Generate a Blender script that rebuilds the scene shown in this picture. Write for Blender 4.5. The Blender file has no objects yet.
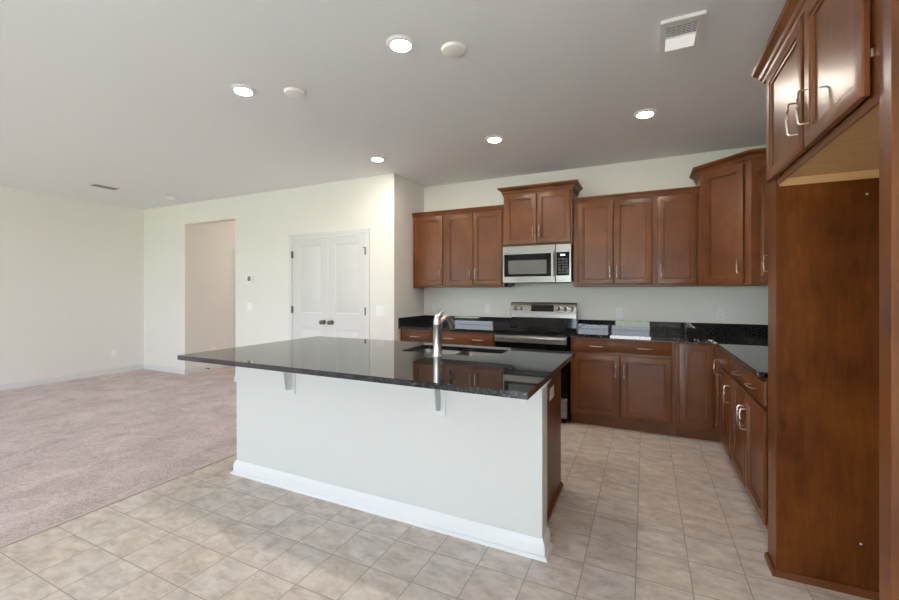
import bpy, bmesh, math, random
from mathutils import Vector, Matrix
random.seed(7)
C = bpy.context.scene
COL = C.collection
V = Vector

# ---------------------------------------------------------------- camera, world, light, exposure
cam_d = bpy.data.cameras.new('camera')
cam = bpy.data.objects.new('camera', cam_d); COL.objects.link(cam)
cam.location = (0, 0, 1.3331)
cam.rotation_euler = (math.pi / 2, 0, 0.4439)
cam_d.sensor_fit = 'HORIZONTAL'; cam_d.sensor_width = 36.0
cam_d.lens = 411.58 / 899 * 36.0
cam_d.shift_y = -(300 - 291.62) / 899
cam_d.clip_start = 0.05
C.camera = cam

DAY = 8.0          # overcast sky strength
LAMP = 250.0        # recessed lamp lens strength
w = bpy.data.worlds.new('sky'); C.world = w; w.use_nodes = True
nt = w.node_tree; nt.nodes.clear()
o_ = nt.nodes.new('ShaderNodeOutputWorld'); bg = nt.nodes.new('ShaderNodeBackground')
tc = nt.nodes.new('ShaderNodeTexCoord'); sp = nt.nodes.new('ShaderNodeSeparateXYZ'); cr = nt.nodes.new('ShaderNodeValToRGB')
nt.links.new(tc.outputs['Generated'], sp.inputs[0]); nt.links.new(sp.outputs['Z'], cr.inputs[0])
cr.color_ramp.elements[0].position = 0.0; cr.color_ramp.elements[0].color = (0.80, 0.90, 1.0, 1)
cr.color_ramp.elements[1].position = 0.6; cr.color_ramp.elements[1].color = (0.70, 0.84, 1.0, 1)
nt.links.new(cr.outputs[0], bg.inputs[0]); bg.inputs[1].default_value = DAY
nt.links.new(bg.outputs[0], o_.inputs[0])

def portal(x0, x1, z0, z1, y):
    l = bpy.data.lights.new('daylight', 'AREA'); l.shape = 'RECTANGLE'; l.size = x1 - x0; l.size_y = z1 - z0
    l.cycles.is_portal = True
    ob = bpy.data.objects.new('daylight', l); COL.objects.link(ob)
    ob.location = ((x0 + x1) / 2, y, (z0 + z1) / 2); ob.rotation_euler = (math.pi / 2, 0, math.pi)   # faces +Y, into the room
sun_d = bpy.data.lights.new('sun', 'SUN'); sun_d.energy = 64.0; sun_d.angle = 0.02; sun_d.color = (1.0, 0.97, 0.95)
sun = bpy.data.objects.new('sun', sun_d); COL.objects.link(sun); sun.location = (-6, 0, 12)
sun.rotation_euler = V((0.62, -0.06, -0.78)).to_track_quat('-Z', 'Y').to_euler()
YR = -2.6
OPENINGS = [(-1.95, 0.16, 0.0, 2.06), (-5.75, -4.3, 0.42, 2.12), (-7.5, -6.1, 0.42, 2.12)]
for (a, b, c_, d_) in OPENINGS: portal(a, b, c_, d_, YR)

C.view_settings.view_transform = 'Standard'; C.view_settings.look = 'None'
C.view_settings.gamma = 1.0; C.view_settings.use_curve_mapping = False
C.view_settings.exposure = 0.5
C.cycles.max_bounces = 12; C.cycles.diffuse_bounces = 8; C.cycles.glossy_bounces = 5
C.cycles.use_denoising = True
C.cycles.sample_clamp_indirect = 6.0
C.cycles.caustics_reflective = False; C.cycles.caustics_refractive = False

# ---------------------------------------------------------------- measurements (metres)
H = 2.743; D = 4.878; P = 4.140; J = -2.699; L = -7.792; R = 1.181
XC = -3.03                     # carpet edge
XN = (1, 0, 0)

# ---------------------------------------------------------------- mesh helpers
class MB:
    def __init__(s): s.bm = bmesh.new()
    def box(s, x0, x1, y0, y1, z0, z1, bev=0.0, seg=1):
        x0, x1 = min(x0, x1), max(x0, x1); y0, y1 = min(y0, y1), max(y0, y1); z0, z1 = min(z0, z1), max(z0, z1)
        r = bmesh.ops.create_cube(s.bm, size=1.0); vs = r['verts']
        for v in vs: v.co = V(((x0 + x1) / 2 + v.co.x * (x1 - x0), (y0 + y1) / 2 + v.co.y * (y1 - y0), (z0 + z1) / 2 + v.co.z * (z1 - z0)))
        if bev > 0:
            es = list({e for v in vs for e in v.link_edges})
            bmesh.ops.bevel(s.bm, geom=es, offset=bev, segments=seg, profile=0.5, affect='EDGES')
        return s
    def face(s, pts):
        return s.bm.faces.new([s.bm.verts.new(V(p)) for p in pts])
    def prism(s, poly, axis_vec, to3):
        """poly: list of 2-D points, to3: 2-D -> Vector, extruded by axis_vec"""
        a = [s.bm.verts.new(to3(p)) for p in poly]; b = [s.bm.verts.new(v.co + V(axis_vec)) for v in a]
        n = len(a)
        s.bm.faces.new(a[::-1]); s.bm.faces.new(b)
        for i in range(n): s.bm.faces.new((a[i], a[(i + 1) % n], b[(i + 1) % n], b[i]))
        return s
    def lathe(s, prof, c, axis='z', n=32):
        """prof: list of (radius, height along axis)"""
        rings = []
        for (r, h) in prof:
            ring = []
            for k in range(n):
                t = 2 * math.pi * k / n; a, b = r * math.cos(t), r * math.sin(t)
                p = {'z': (a, b, h), 'y': (a, h, b), 'x': (h, a, b)}[axis]
                ring.append(s.bm.verts.new(V(c) + V(p)))
            rings.append(ring)
        for i in range(len(rings) - 1):
            for k in range(n): s.bm.faces.new((rings[i][k], rings[i][(k + 1) % n], rings[i + 1][(k + 1) % n], rings[i + 1][k]))
        s.bm.faces.new(rings[0][::-1]); s.bm.faces.new(rings[-1])
        return s
    def tube(s, pts, rad, n=12):
        pts = [V(p) for p in pts]; m = len(pts)
        if not isinstance(rad, (list, tuple)): rad = [rad] * m
        rings = []; ref = None
        for i, p in enumerate(pts):
            d1 = (pts[i] - pts[i - 1]).normalized() if i > 0 else None
            d2 = (pts[i + 1] - pts[i]).normalized() if i < m - 1 else None
            t = ((d1 or d2) + (d2 or d1)).normalized()
            if ref is None: ref = V((0, 0, 1)) if abs(t.z) < 0.9 else V((1, 0, 0))
            u = t.cross(ref)
            if u.length < 1e-4: u = t.orthogonal()
            u.normalize(); v = t.cross(u).normalized(); ref = u.cross(t).normalized() if False else ref
            k = 1.0
            ring = [s.bm.verts.new(p + (u * math.cos(2 * math.pi * q / n) + v * math.sin(2 * math.pi * q / n)) * rad[i] * k) for q in range(n)]
            rings.append(ring)
        for i in range(m - 1):
            for q in range(n): s.bm.faces.new((rings[i][q], rings[i][(q + 1) % n], rings[i + 1][(q + 1) % n], rings[i + 1][q]))
        s.bm.faces.new(rings[0][::-1]); s.bm.faces.new(rings[-1])
        return s
    def sweep(s, path, prof, right=True):
        """path: list of (x,y); prof: closed list of (out, z); out is to the right of the walking direction"""
        P2 = [V((p[0], p[1])) for p in path]; m = len(P2); rings = []
        def nrm(a, b):
            d = (b - a).normalized(); return V((d.y, -d.x))
        for i in range(m):
            if i == 0: off = nrm(P2[0], P2[1])
            elif i == m - 1: off = nrm(P2[-2], P2[-1])
            else:
                n1, n2 = nrm(P2[i - 1], P2[i]), nrm(P2[i], P2[i + 1]); off = (n1 + n2) / (1 + n1.dot(n2))
            rings.append([s.bm.verts.new(V((P2[i].x + off.x * o, P2[i].y + off.y * o, z))) for (o, z) in prof])
        n = len(prof)
        for i in range(m - 1):
            for q in range(n): s.bm.faces.new((rings[i][q], rings[i][(q + 1) % n], rings[i + 1][(q + 1) % n], rings[i + 1][q]))
        s.bm.faces.new(rings[0][::-1]); s.bm.faces.new(rings[-1])
        return s

def wloc(o):
    p = V((0, 0, 0))
    while o is not None: p = p + o.location; o = o.parent
    return p

def obj(name, mb, mat, parent=None, origin=None, smooth=0.6):
    """link one mesh object; geometry is given in world coordinates"""
    bm = mb.bm
    bmesh.ops.recalc_face_normals(bm, faces=bm.faces)
    if smooth:
        for f in bm.faces: f.smooth = True
        for e in bm.edges:
            if len(e.link_faces) == 2 and e.calc_face_angle(0) > smooth: e.smooth = False
            elif len(e.link_faces) != 2: e.smooth = False
    if origin is None:
        lo = V((min(v.co.x for v in bm.verts), min(v.co.y for v in bm.verts), min(v.co.z for v in bm.verts)))
        hi = V((max(v.co.x for v in bm.verts), max(v.co.y for v in bm.verts), max(v.co.z for v in bm.verts)))
        origin = V(((lo.x + hi.x) / 2, (lo.y + hi.y) / 2, lo.z))
    origin = V(origin)
    for v in bm.verts: v.co -= origin
    me = bpy.data.meshes.new(name); bm.to_mesh(me); bm.free()
    me.materials.append(mat)
    o = bpy.data.objects.new(name, me); COL.objects.link(o)
    o.location = origin - (wloc(parent) if parent else V((0, 0, 0)))
    if parent: o.parent = parent
    return o

def tag(o, label, cat, group=None):
    o['label'] = label; o['category'] = cat
    if group: o['group'] = group
    return o

def thing(name, label, cat, loc, group=None):
    o = bpy.data.objects.new(name, None); COL.objects.link(o); o.empty_display_size = 0.1
    o.location = loc
    return tag(o, label, cat, group)

def struct(name, mb, mat, parent=None, smooth=0.6):
    o = obj(name, mb, mat, parent, smooth=smooth)
    if parent is None: o['kind'] = 'structure'
    return o

def dup(root, loc, label):
    r = root.copy(); COL.objects.link(r); r.location = loc; r['label'] = label
    for ch in list(root.children):
        c = ch.copy(); COL.objects.link(c); c.parent = r
        for g in ch.children:
            d = g.copy(); COL.objects.link(d); d.parent = c
    return r

# ---------------------------------------------------------------- materials
def new_mat(name):
    m = bpy.data.materials.new(name); m.use_nodes = True
    n = m.node_tree; b = n.nodes['Principled BSDF']
    return m, n, b, n.nodes, n.links

def simple(name, col, rough=0.5, metal=0.0, spec=0.5, bump=None):
    m, n, b, N, Lk = new_mat(name)
    b.inputs['Base Color'].default_value = (*col, 1); b.inputs['Roughness'].default_value = rough
    b.inputs['Metallic'].default_value = metal; b.inputs['Specular IOR Level'].default_value = spec
    if bump:
        t = N.new('ShaderNodeTexCoord'); z = N.new('ShaderNodeTexNoise'); z.inputs['Scale'].default_value = bump[0]
        z.inputs['Detail'].default_value = 3
        q = N.new('ShaderNodeBump'); q.inputs['Strength'].default_value = bump[1]; q.inputs['Distance'].default_value = bump[2]
        Lk.new(t.outputs['Object'], z.inputs['Vector']); Lk.new(z.outputs[0], q.inputs['Height']); Lk.new(q.outputs[0], b.inputs['Normal'])
    return m

def emit(name, col, strength):
    m, n, b, N, Lk = new_mat(name)
    b.inputs['Base Color'].default_value = (0.9, 0.9, 0.9, 1)
    b.inputs['Emission Color'].default_value = (*col, 1); b.inputs['Emission Strength'].default_value = strength
    return m

def wood(name, c0, c1, sc=(5, 5, 0.9), rough=0.33, blotch=0.68, spec=0.38):
    m, n, b, N, Lk = new_mat(name)
    t = N.new('ShaderNodeTexCoord'); oi = N.new('ShaderNodeObjectInfo'); add = N.new('ShaderNodeVectorMath'); add.operation = 'ADD'
    mul = N.new('ShaderNodeVectorMath'); mul.operation = 'SCALE'; mul.inputs[0].default_value = (3.1, 5.7, 9.3)
    Lk.new(oi.outputs['Random'], mul.inputs['Scale'])
    Lk.new(t.outputs['Object'], add.inputs[0]); Lk.new(mul.outputs[0], add.inputs[1])
    mp = N.new('ShaderNodeMapping'); mp.inputs['Scale'].default_value = sc; Lk.new(add.outputs[0], mp.inputs['Vector'])
    g = N.new('ShaderNodeTexNoise'); g.inputs['Scale'].default_value = 6; g.inputs['Detail'].default_value = 7; g.inputs['Roughness'].default_value = 0.62
    g.inputs['Distortion'].default_value = 0.7
    Lk.new(mp.outputs[0], g.inputs['Vector'])
    bl = N.new('ShaderNodeTexNoise'); bl.inputs['Scale'].default_value = 3.2; bl.inputs['Detail'].default_value = 3
    Lk.new(add.outputs[0], bl.inputs['Vector'])
    mix = N.new('ShaderNodeMix'); mix.data_type = 'FLOAT'; mix.inputs[0].default_value = blotch
    Lk.new(g.outputs[0], mix.inputs[2]); Lk.new(bl.outputs[0], mix.inputs[3])
    cr = N.new('ShaderNodeValToRGB'); cr.color_ramp.elements[0].position = 0.3; cr.color_ramp.elements[0].color = (*c0, 1)
    cr.color_ramp.elements[1].position = 0.7; cr.color_ramp.elements[1].color = (*c1, 1)
    Lk.new(mix.outputs[0], cr.inputs[0]); Lk.new(cr.outputs[0], b.inputs['Base Color'])
    b.inputs['Roughness'].default_value = rough; b.inputs['Specular IOR Level'].default_value = spec
    bp = N.new('ShaderNodeBump'); bp.inputs['Strength'].default_value = 0.08; bp.inputs['Distance'].default_value = 0.002
    Lk.new(g.outputs[0], bp.inputs['Height']); Lk.new(bp.outputs[0], b.inputs['Normal'])
    return m

def granite():
    m, n, b, N, Lk = new_mat('dark speckled granite')
    t = N.new('ShaderNodeTexCoord')
    v = N.new('ShaderNodeTexNoise'); v.inputs['Scale'].default_value = 95; v.inputs['Detail'].default_value = 4; v.inputs['Roughness'].default_value = 0.7
    v2 = N.new('ShaderNodeTexVoronoi'); v2.inputs['Scale'].default_value = 150
    Lk.new(t.outputs['Object'], v.inputs['Vector']); Lk.new(t.outputs['Object'], v2.inputs['Vector'])
    cr = N.new('ShaderNodeValToRGB'); e = cr.color_ramp.elements
    e[0].position = 0.49; e[0].color = (0.004, 0.004, 0.005, 1); e[1].position = 0.68; e[1].color = (0.085, 0.088, 0.092, 1)
    Lk.new(v.outputs[0], cr.inputs[0])
    cr2 = N.new('ShaderNodeValToRGB'); e = cr2.color_ramp.elements
    e[0].position = 0.55; e[0].color = (0, 0, 0, 1); e[1].position = 0.95; e[1].color = (0.018, 0.019, 0.021, 1)
    Lk.new(v2.outputs['Color'], cr2.inputs[0])
    mx = N.new('ShaderNodeMix'); mx.data_type = 'RGBA'; mx.blend_type = 'ADD'; mx.inputs[0].default_value = 1.0
    Lk.new(cr.outputs[0], mx.inputs[6]); Lk.new(cr2.outputs[0], mx.inputs[7]); Lk.new(mx.outputs[2], b.inputs['Base Color'])
    b.inputs['Roughness'].default_value = 0.02; b.inputs['Specular IOR Level'].default_value = 0.55
    return m

def tile_mat():
    m, n, b, N, Lk = new_mat('beige stone-look tile')
    g = N.new('ShaderNodeNewGeometry'); mp = N.new('ShaderNodeMapping'); mp.vector_type = 'POINT'
    PX, PY = 0.2325, 0.2385
    mp.inputs['Location'].default_value = (-(0.192 - 40 * PX), -(1.63 - 40 * PY), 0)
    Lk.new(g.outputs['Position'], mp.inputs['Vector'])
    bt = N.new('ShaderNodeTexBrick'); bt.offset = 0.0; bt.squash = 1.0
    bt.inputs['Scale'].default_value = 1.0; bt.inputs['Brick Width'].default_value = PX; bt.inputs['Row Height'].default_value = PY
    bt.inputs['Mortar Size'].default_value = 0.0027; bt.inputs['Mortar Smooth'].default_value = 0.3
    bt.inputs['Color1'].default_value = (0, 0, 0, 1); bt.inputs['Color2'].default_value = (1, 1, 1, 1); bt.inputs['Mortar'].default_value = (0.5, 0.5, 0.5, 1)
    Lk.new(mp.outputs[0], bt.inputs['Vector'])
    # a different patch of stone on every tile
    sc = N.new('ShaderNodeVectorMath'); sc.operation = 'SCALE'; sc.inputs['Scale'].default_value = 1.7
    Lk.new(bt.outputs['Color'], sc.inputs[0])
    ad = N.new('ShaderNodeVectorMath'); ad.operation = 'ADD'; Lk.new(g.outputs['Position'], ad.inputs[0]); Lk.new(sc.outputs[0], ad.inputs[1])
    st = N.new('ShaderNodeMapping'); st.inputs['Scale'].default_value = (1.0, 1.8, 1.0); st.inputs['Rotation'].default_value = (0, 0, 0.5); Lk.new(ad.outputs[0], st.inputs['Vector'])
    n1 = N.new('ShaderNodeTexNoise'); n1.inputs['Scale'].default_value = 8.5; n1.inputs['Detail'].default_value = 10; n1.inputs['Roughness'].default_value = 0.7; n1.inputs['Distortion'].default_value = 0.35
    Lk.new(st.outputs[0], n1.inputs['Vector'])
    cr = N.new('ShaderNodeValToRGB'); e = cr.color_ramp.elements
    e[0].position = 0.32; e[0].color = (0.43, 0.37, 0.328, 1); e[1].position = 0.70; e[1].color = (0.76, 0.69, 0.638, 1)
    q = e.new(0.5); q.color = (0.60, 0.53, 0.478, 1)
    Lk.new(n1.outputs[0], cr.inputs[0])
    n2 = N.new('ShaderNodeTexNoise'); n2.inputs['Scale'].default_value = 2.3; n2.inputs['Detail'].default_value = 3; Lk.new(ad.outputs[0], n2.inputs['Vector'])
    tint = N.new('ShaderNodeValToRGB'); e = tint.color_ramp.elements
    e[0].position = 0.35; e[0].color = (0.97, 0.985, 1.0, 1); e[1].position = 0.65; e[1].color = (1.0, 0.965, 0.925, 1)
    Lk.new(n2.outputs[0], tint.inputs[0])
    mu = N.new('ShaderNodeMix'); mu.data_type = 'RGBA'; mu.blend_type = 'MULTIPLY'; mu.inputs[0].default_value = 1
    Lk.new(cr.outputs[0], mu.inputs[6]); Lk.new(tint.outputs[0], mu.inputs[7])
    mx = N.new('ShaderNodeMix'); mx.data_type = 'RGBA'; Lk.new(bt.outputs['Fac'], mx.inputs[0]); Lk.new(mu.outputs[2], mx.inputs[6]); mx.inputs[7].default_value = (0.34, 0.285, 0.25, 1)
    Lk.new(mx.outputs[2], b.inputs['Base Color'])
    b.inputs['Roughness'].default_value = 0.42; b.inputs['Specular IOR Level'].default_value = 0.4
    inv = N.new('ShaderNodeMath'); inv.operation = 'SUBTRACT'; inv.inputs[0].default_value = 1; Lk.new(bt.outputs['Fac'], inv.inputs[1])
    bp = N.new('ShaderNodeBump'); bp.inputs['Strength'].default_value = 0.4; bp.inputs['Distance'].default_value = 0.0015
    Lk.new(inv.outputs[0], bp.inputs['Height']); Lk.new(bp.outputs[0], b.inputs['Normal'])
    return m

def carpet_mat():
    m, n, b, N, Lk = new_mat('pinkish beige carpet pile')
    g = N.new('ShaderNodeNewGeometry')
    a = N.new('ShaderNodeTexNoise'); a.inputs['Scale'].default_value = 75; a.inputs['Detail'].default_value = 8; a.inputs['Roughness'].default_value = 0.75
    c = N.new('ShaderNodeTexNoise'); c.inputs['Scale'].default_value = 3.2; c.inputs['Detail'].default_value = 5; c.inputs['Roughness'].default_value = 0.65; c.inputs['Distortion'].default_value = 0.8
    Lk.new(g.outputs['Position'], a.inputs['Vector']); Lk.new(g.outputs['Position'], c.inputs['Vector'])
    mi = N.new('ShaderNodeMix'); mi.data_type = 'FLOAT'; mi.inputs[0].default_value = 0.33; Lk.new(a.outputs[0], mi.inputs[2]); Lk.new(c.outputs[0], mi.inputs[3])
    cr = N.new('ShaderNodeValToRGB'); e = cr.color_ramp.elements
    e[0].position = 0.37; e[0].color = (0.28, 0.20, 0.195, 1); e[1].position = 0.62; e[1].color = (0.73, 0.59, 0.57, 1)
    Lk.new(mi.outputs[0], cr.inputs[0]); Lk.new(cr.outputs[0], b.inputs['Base Color'])
    b.inputs['Roughness'].default_value = 1.0; b.inputs['Specular IOR Level'].default_value = 0.1
    b.inputs['Sheen Weight'].default_value = 0.3
    bp = N.new('ShaderNodeBump'); bp.inputs['Strength'].default_value = 0.8; bp.inputs['Distance'].default_value = 0.012
    Lk.new(mi.outputs[0], bp.inputs['Height']); Lk.new(bp.outputs[0], b.inputs['Normal'])
    return m

def steel(name, col=(0.30, 0.288, 0.27), rough=0.28, axis=0):
    m, n, b, N, Lk = new_mat(name)
    b.inputs['Base Color'].default_value = (*col, 1); b.inputs['Metallic'].default_value = 1.0
    t = N.new('ShaderNodeTexCoord'); mp = N.new('ShaderNodeMapping')
    s = [260, 260, 260]; s[axis] = 2; mp.inputs['Scale'].default_value = s
    z = N.new('ShaderNodeTexNoise'); z.inputs['Scale'].default_value = 1; Lk.new(t.outputs['Object'], mp.inputs[0]); Lk.new(mp.outputs[0], z.inputs['Vector'])
    mr = N.new('ShaderNodeMapRange'); mr.inputs[3].default_value = rough - 0.06; mr.inputs[4].default_value = rough + 0.08
    Lk.new(z.outputs[0], mr.inputs[0]); Lk.new(mr.outputs[0], b.inputs['Roughness'])
    return m

M = {
    'wall': simple('warm white wall paint', (0.84, 0.825, 0.787), 0.85, bump=(220, 0.1, 0.001)),
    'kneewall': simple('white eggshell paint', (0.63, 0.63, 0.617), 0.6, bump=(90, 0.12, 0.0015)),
    'hallwall': simple('beige hall paint', (0.84, 0.82, 0.79), 0.85, bump=(220, 0.1, 0.001)),
    'ceiling': simple('flat white ceiling paint', (0.83, 0.84, 0.85), 0.95, bump=(300, 0.15, 0.001)),
    'trim': simple('white semigloss trim paint', (0.74, 0.745, 0.75), 0.35),
    'door': simple('white door paint', (0.72, 0.72, 0.72), 0.38),
    'plastic': simple('white plastic', (0.92, 0.92, 0.92), 0.35),
    'lens_frame': simple('white enamelled trim', (0.85, 0.84, 0.82), 0.4),
    'tile': tile_mat(), 'carpet': carpet_mat(), 'granite': granite(),
    'wood': wood('reddish brown stained maple', (0.082, 0.0235, 0.0062), (0.190, 0.064, 0.0185)),
    'woodh': wood('reddish brown stained maple drawer', (0.082, 0.0235, 0.0062), (0.190, 0.064, 0.0185), sc=(0.9, 0.9, 7), rough=0.42, spec=0.28),
    'panelwood': wood('dark stained veneer panel', (0.055, 0.0125, 0.0018), (0.205, 0.060, 0.0105), sc=(5, 5, 0.8), rough=0.42, blotch=0.6, spec=0.16),
    'rawwood': wood('pale unfinished birch', (0.58, 0.35, 0.15), (0.70, 0.46, 0.23), sc=(0.8, 6, 6), rough=0.6, blotch=0.3),
    'steel': steel('brushed stainless steel'), 'steelv': steel('brushed stainless steel upright', axis=2),
    'nickel': simple('satin nickel', (0.62, 0.58, 0.51), 0.30, 1.0),
    'chrome': simple('polished chrome', (0.82, 0.81, 0.80), 0.28, 1.0),
    'darkmetal': simple('dark bronze metal', (0.16, 0.15, 0.14), 0.3, 1.0),
    'black': simple('black enamel', (0.008, 0.008, 0.009), 0.25),
    'glass': simple('black glass', (0.005, 0.005, 0.006), 0.05, 0.0, 0.35),
    'greyglass': simple('grey oven window screen', (0.13, 0.13, 0.13), 0.18),
    'button': simple('dark grey button', (0.045, 0.045, 0.048), 0.4),
    'mark': simple('pale grey marking', (0.45, 0.45, 0.45), 0.5),
    'display': emit('lit display', (0.75, 0.85, 1.0), 1.2),
    'lamp': emit('warm lamp lens', (1.0, 0.90, 0.77), LAMP),
    'halllamp': emit('hall lamp lens', (1.0, 0.86, 0.72), 32.0),
    'fanlens': emit('dimly lit fan lens', (1.0, 0.97, 0.95), 0.35),
    'dark': simple('dark cavity', (0.03, 0.03, 0.03), 0.9),
    'grey': simple('grey screen', (0.20, 0.21, 0.20), 0.4),
    'lawn': simple('lawn grass', (0.21, 0.24, 0.17), 0.9, bump=(40, 0.6, 0.03)),
    'concrete': simple('pale patio concrete', (0.55, 0.54, 0.53), 0.8, bump=(60, 0.2, 0.002)),
    'bracket': simple('white painted bracket steel', (0.66, 0.67, 0.68), 0.45),
}

# ================================================================ SETTING
T = 0.12
struct('floor', MB().box(XC, R + T, YR - T, D + T, -0.05, 0), M['tile'])
cm = MB().box(L - T, XC, YR - T, P, -0.05, 0.006)
cm.box(-6.69 - T, -5.35 + T, P, 7.2, -0.05, 0.006)
struct('carpet', cm, M['carpet'])
struct('ceiling', MB().box(L - T, R + T, YR - T, D + T, H, H + 0.1).box(-6.69 - T, -5.35 + T, D + T, 7.2, H, H + 0.1), M['ceiling'])
struct('wall_left', MB().box(L - T, L, YR, P + T, 0, H), M['wall'])
struct('wall_right', MB().box(R, R + T, YR, D + T, 0, H), M['wall'])
struct('wall_back', MB().box(J, R, D, D + T, 0, H), M['wall'])
# pantry wall with the hall opening and the double-door opening
OX0, OX1, OZ = -6.667, -5.476, 2.417
PX0, PX1, PZ = -4.337, -3.107, 2.055
pw = MB().box(L, OX0, P, P + T, 0, H).box(OX1, PX0, P, P + T, 0, H).box(PX1, J, P, P + T, 0, H)
pw.box(OX0, OX1, P, P + T, OZ, H).box(PX0, PX1, P, P + T, PZ, H)
struct('wall_pantry', pw, M['wall'])
struct('wall_pantry_side', MB().box(J - T, J, P + T, D + T, 0, H), M['wall'])
hl = MB().box(-6.69 - T, -6.69, P + T, 5.06, 0, H).box(-6.69 - T, -6.69, 5.84, 7.2, 0, H).box(-6.69 - T, -6.69, 5.06, 5.84, 2.04, H)
struct('wall_hall_left', hl, M['hallwall'])
struct('wall_hall_right', MB().box(-5.35, -5.35 + T, P + T, 7.2, 0, H), M['hallwall'])
struct('wall_hall_end', MB().box(-6.69 - T, -5.35 + T, 7.2, 7.2 + T, 0, H), M['hallwall'])
# rear wall (behind the camera) with a glass sliding door and two tall windows
rw = MB(); xs = L
for (a, b, c_, d_) in sorted(OPENINGS):
    rw.box(xs, a, YR - T, YR, 0, H); rw.box(a, b, YR - T, YR, d_, H)
    if c_ > 0.01: rw.box(a, b, YR - T, YR, 0, c_)
    xs = b
rw.box(xs, R, YR - T, YR, 0, H)
struct('wall_rear', rw, M['wall'])
for i, (a, b, c_, d_) in enumerate(OPENINGS):
    f = MB(); t = 0.055
    f.box(a, a + t, YR - 0.1, YR - 0.02, c_, d_).box(b - t, b, YR - 0.1, YR - 0.02, c_, d_)
    f.box(a, b, YR - 0.1, YR - 0.02, d_ - t, d_).box(a, b, YR - 0.1, YR - 0.02, c_, c_ + (0.03 if i == 0 else t))
    m_ = (a + b) / 2
    if i == 0: f.box(m_ - 0.045, m_ + 0.045, YR - 0.09, YR - 0.03, c_, d_)
    else: f.box(a, b, YR - 0.09, YR - 0.03, 1.08, 1.13)
    struct('window_%d' % (i + 1), f, M['trim'])
struct('patio', MB().box(-3.0, 3, YR - T - 4.6, YR - T, -0.12, -0.03), M['concrete'])
struct('lawn', MB().box(-40, 40, -60, YR - T - 4.6, -0.12, -0.05).box(-40, -3.0, YR - T - 4.6, YR - T, -0.12, -0.05), M['lawn'])

# baseboards and casings
BP = [(0, 0), (0.014, 0), (0.014, 0.062), (0.009, 0.078), (0.004, 0.084), (0, 0.084)]
def base_profile(z0=0.0, h=0.084):
    return [(0, z0), (0.014, z0), (0.014, z0 + h * 0.74), (0.008, z0 + h * 0.92), (0.004, z0 + h), (0, z0 + h)]
struct('baseboard_left', MB().sweep([(L, P), (L, YR)][::-1], base_profile(0.006)), M['trim'])
struct('baseboard_pantry', MB().sweep([(L, P), (OX0, P), (OX0, P + T)], base_profile(0.006)), M['trim'])
struct('baseboard_pantry_middle', MB().sweep([(OX1, P + T), (OX1, P), (PX0 - 0.06, P)], base_profile(0.006)), M['trim'])
struct('baseboard_pantry_right', MB().sweep([(PX1 + 0.06, P), (J, P), (J, P + 0.09)], base_profile(0.0)), M['trim'])
struct('baseboard_hall', MB().sweep([(-6.69, P + T), (-6.69, 4.99)], base_profile(0.006)), M['trim'])
def casing(x0, x1, z1, y, wd=0.055, t=0.016, z0=0.0):
    m = MB()
    for a, b in ((x0 - wd, x0), (x1, x1 + wd)): m.box(a, b, y - t, y, z0, z1 + wd, 0.004)
    m.box(x0 - wd, x1 + wd, y - t - 0.001, y, z1, z1 + wd, 0.004)
    return m
struct('trim_1', casing(PX0, PX1, PZ, P), M['trim'])
struct('trim_2', MB().box(XC - 0.008, XC + 0.012, YR, P, 0.0, 0.009, 0.003), simple('pale metal carpet edge strip', (0.50, 0.44, 0.38), 0.4))
hc = MB(); hc.box(-6.69, -6.674, 4.995, 5.06, 0, 2.1, 0.003).box(-6.69, -6.674, 5.84, 5.90, 0, 2.1, 0.003).box(-6.69, -6.674, 5.06, 5.84, 2.04, 2.1, 0.003)
struct('trim_3', hc, M['trim'])

def panel_slab(u0, u1, z0, z1, panels, f, th=0.035, depth=0.010, bev=0.03):
    """slab whose face lies at n=0; panels: list of (u0,u1,z0,z1) recessed with a raised field; f maps (u, n, z) to world (n outwards)"""
    m = MB(); bm = m.bm
    us = sorted({u0, u1, *[p[0] for p in panels], *[p[1] for p in panels]}); zs = sorted({z0, z1, *[p[2] for p in panels], *[p[3] for p in panels]})
    def inside(a, b, c, d): return any(p[0] <= (a + b) / 2 <= p[1] and p[2] <= (c + d) / 2 <= p[3] for p in panels)
    for i in range(len(us) - 1):
        for k in range(len(zs) - 1):
            if not inside(us[i], us[i + 1], zs[k], zs[k + 1]):
                m.face([f(us[i], 0, zs[k]), f(us[i + 1], 0, zs[k]), f(us[i + 1], 0, zs[k + 1]), f(us[i], 0, zs[k + 1])])
    for (a, b, c, d) in panels:
        steps = [(0, 0), (0.006, -depth), (bev * 0.55, -depth), (bev, -depth * 0.25)]
        for (i0, n0), (i1, n1) in zip(steps[:-1], steps[1:]):
            q0 = [(a + i0, c + i0), (b - i0, c + i0), (b - i0, d - i0), (a + i0, d - i0)]
            q1 = [(a + i1, c + i1), (b - i1, c + i1), (b - i1, d - i1), (a + i1, d - i1)]
            for j in range(4):
                k = (j + 1) % 4
                m.face([f(q0[j][0], n0, q0[j][1]), f(q0[k][0], n0, q0[k][1]), f(q1[k][0], n1, q1[k][1]), f(q1[j][0], n1, q1[j][1])])
        i1, n1 = steps[-1]
        m.face([f(a + i1, n1, c + i1), f(b - i1, n1, c + i1), f(b - i1, n1, d - i1), f(a + i1, n1, d - i1)])
    B = [(u0, z0), (u1, z0), (u1, z1), (u0, z1)]
    for j in range(4):
        k = (j + 1) % 4
        m.face([f(B[j][0], 0, B[j][1]), f(B[k][0], 0, B[k][1]), f(B[k][0], -th, B[k][1]), f(B[j][0], -th, B[j][1])])
    m.face([f(u0, -th, z0), f(u0, -th, z1), f(u1, -th, z1), f(u1, -th, z0)])
    bmesh.ops.remove_doubles(bm, verts=bm.verts, dist=1e-5)
    return m

def fy(y0):          # faces -Y
    return lambda u, n, z: V((u, y0 - n, z))
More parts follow.
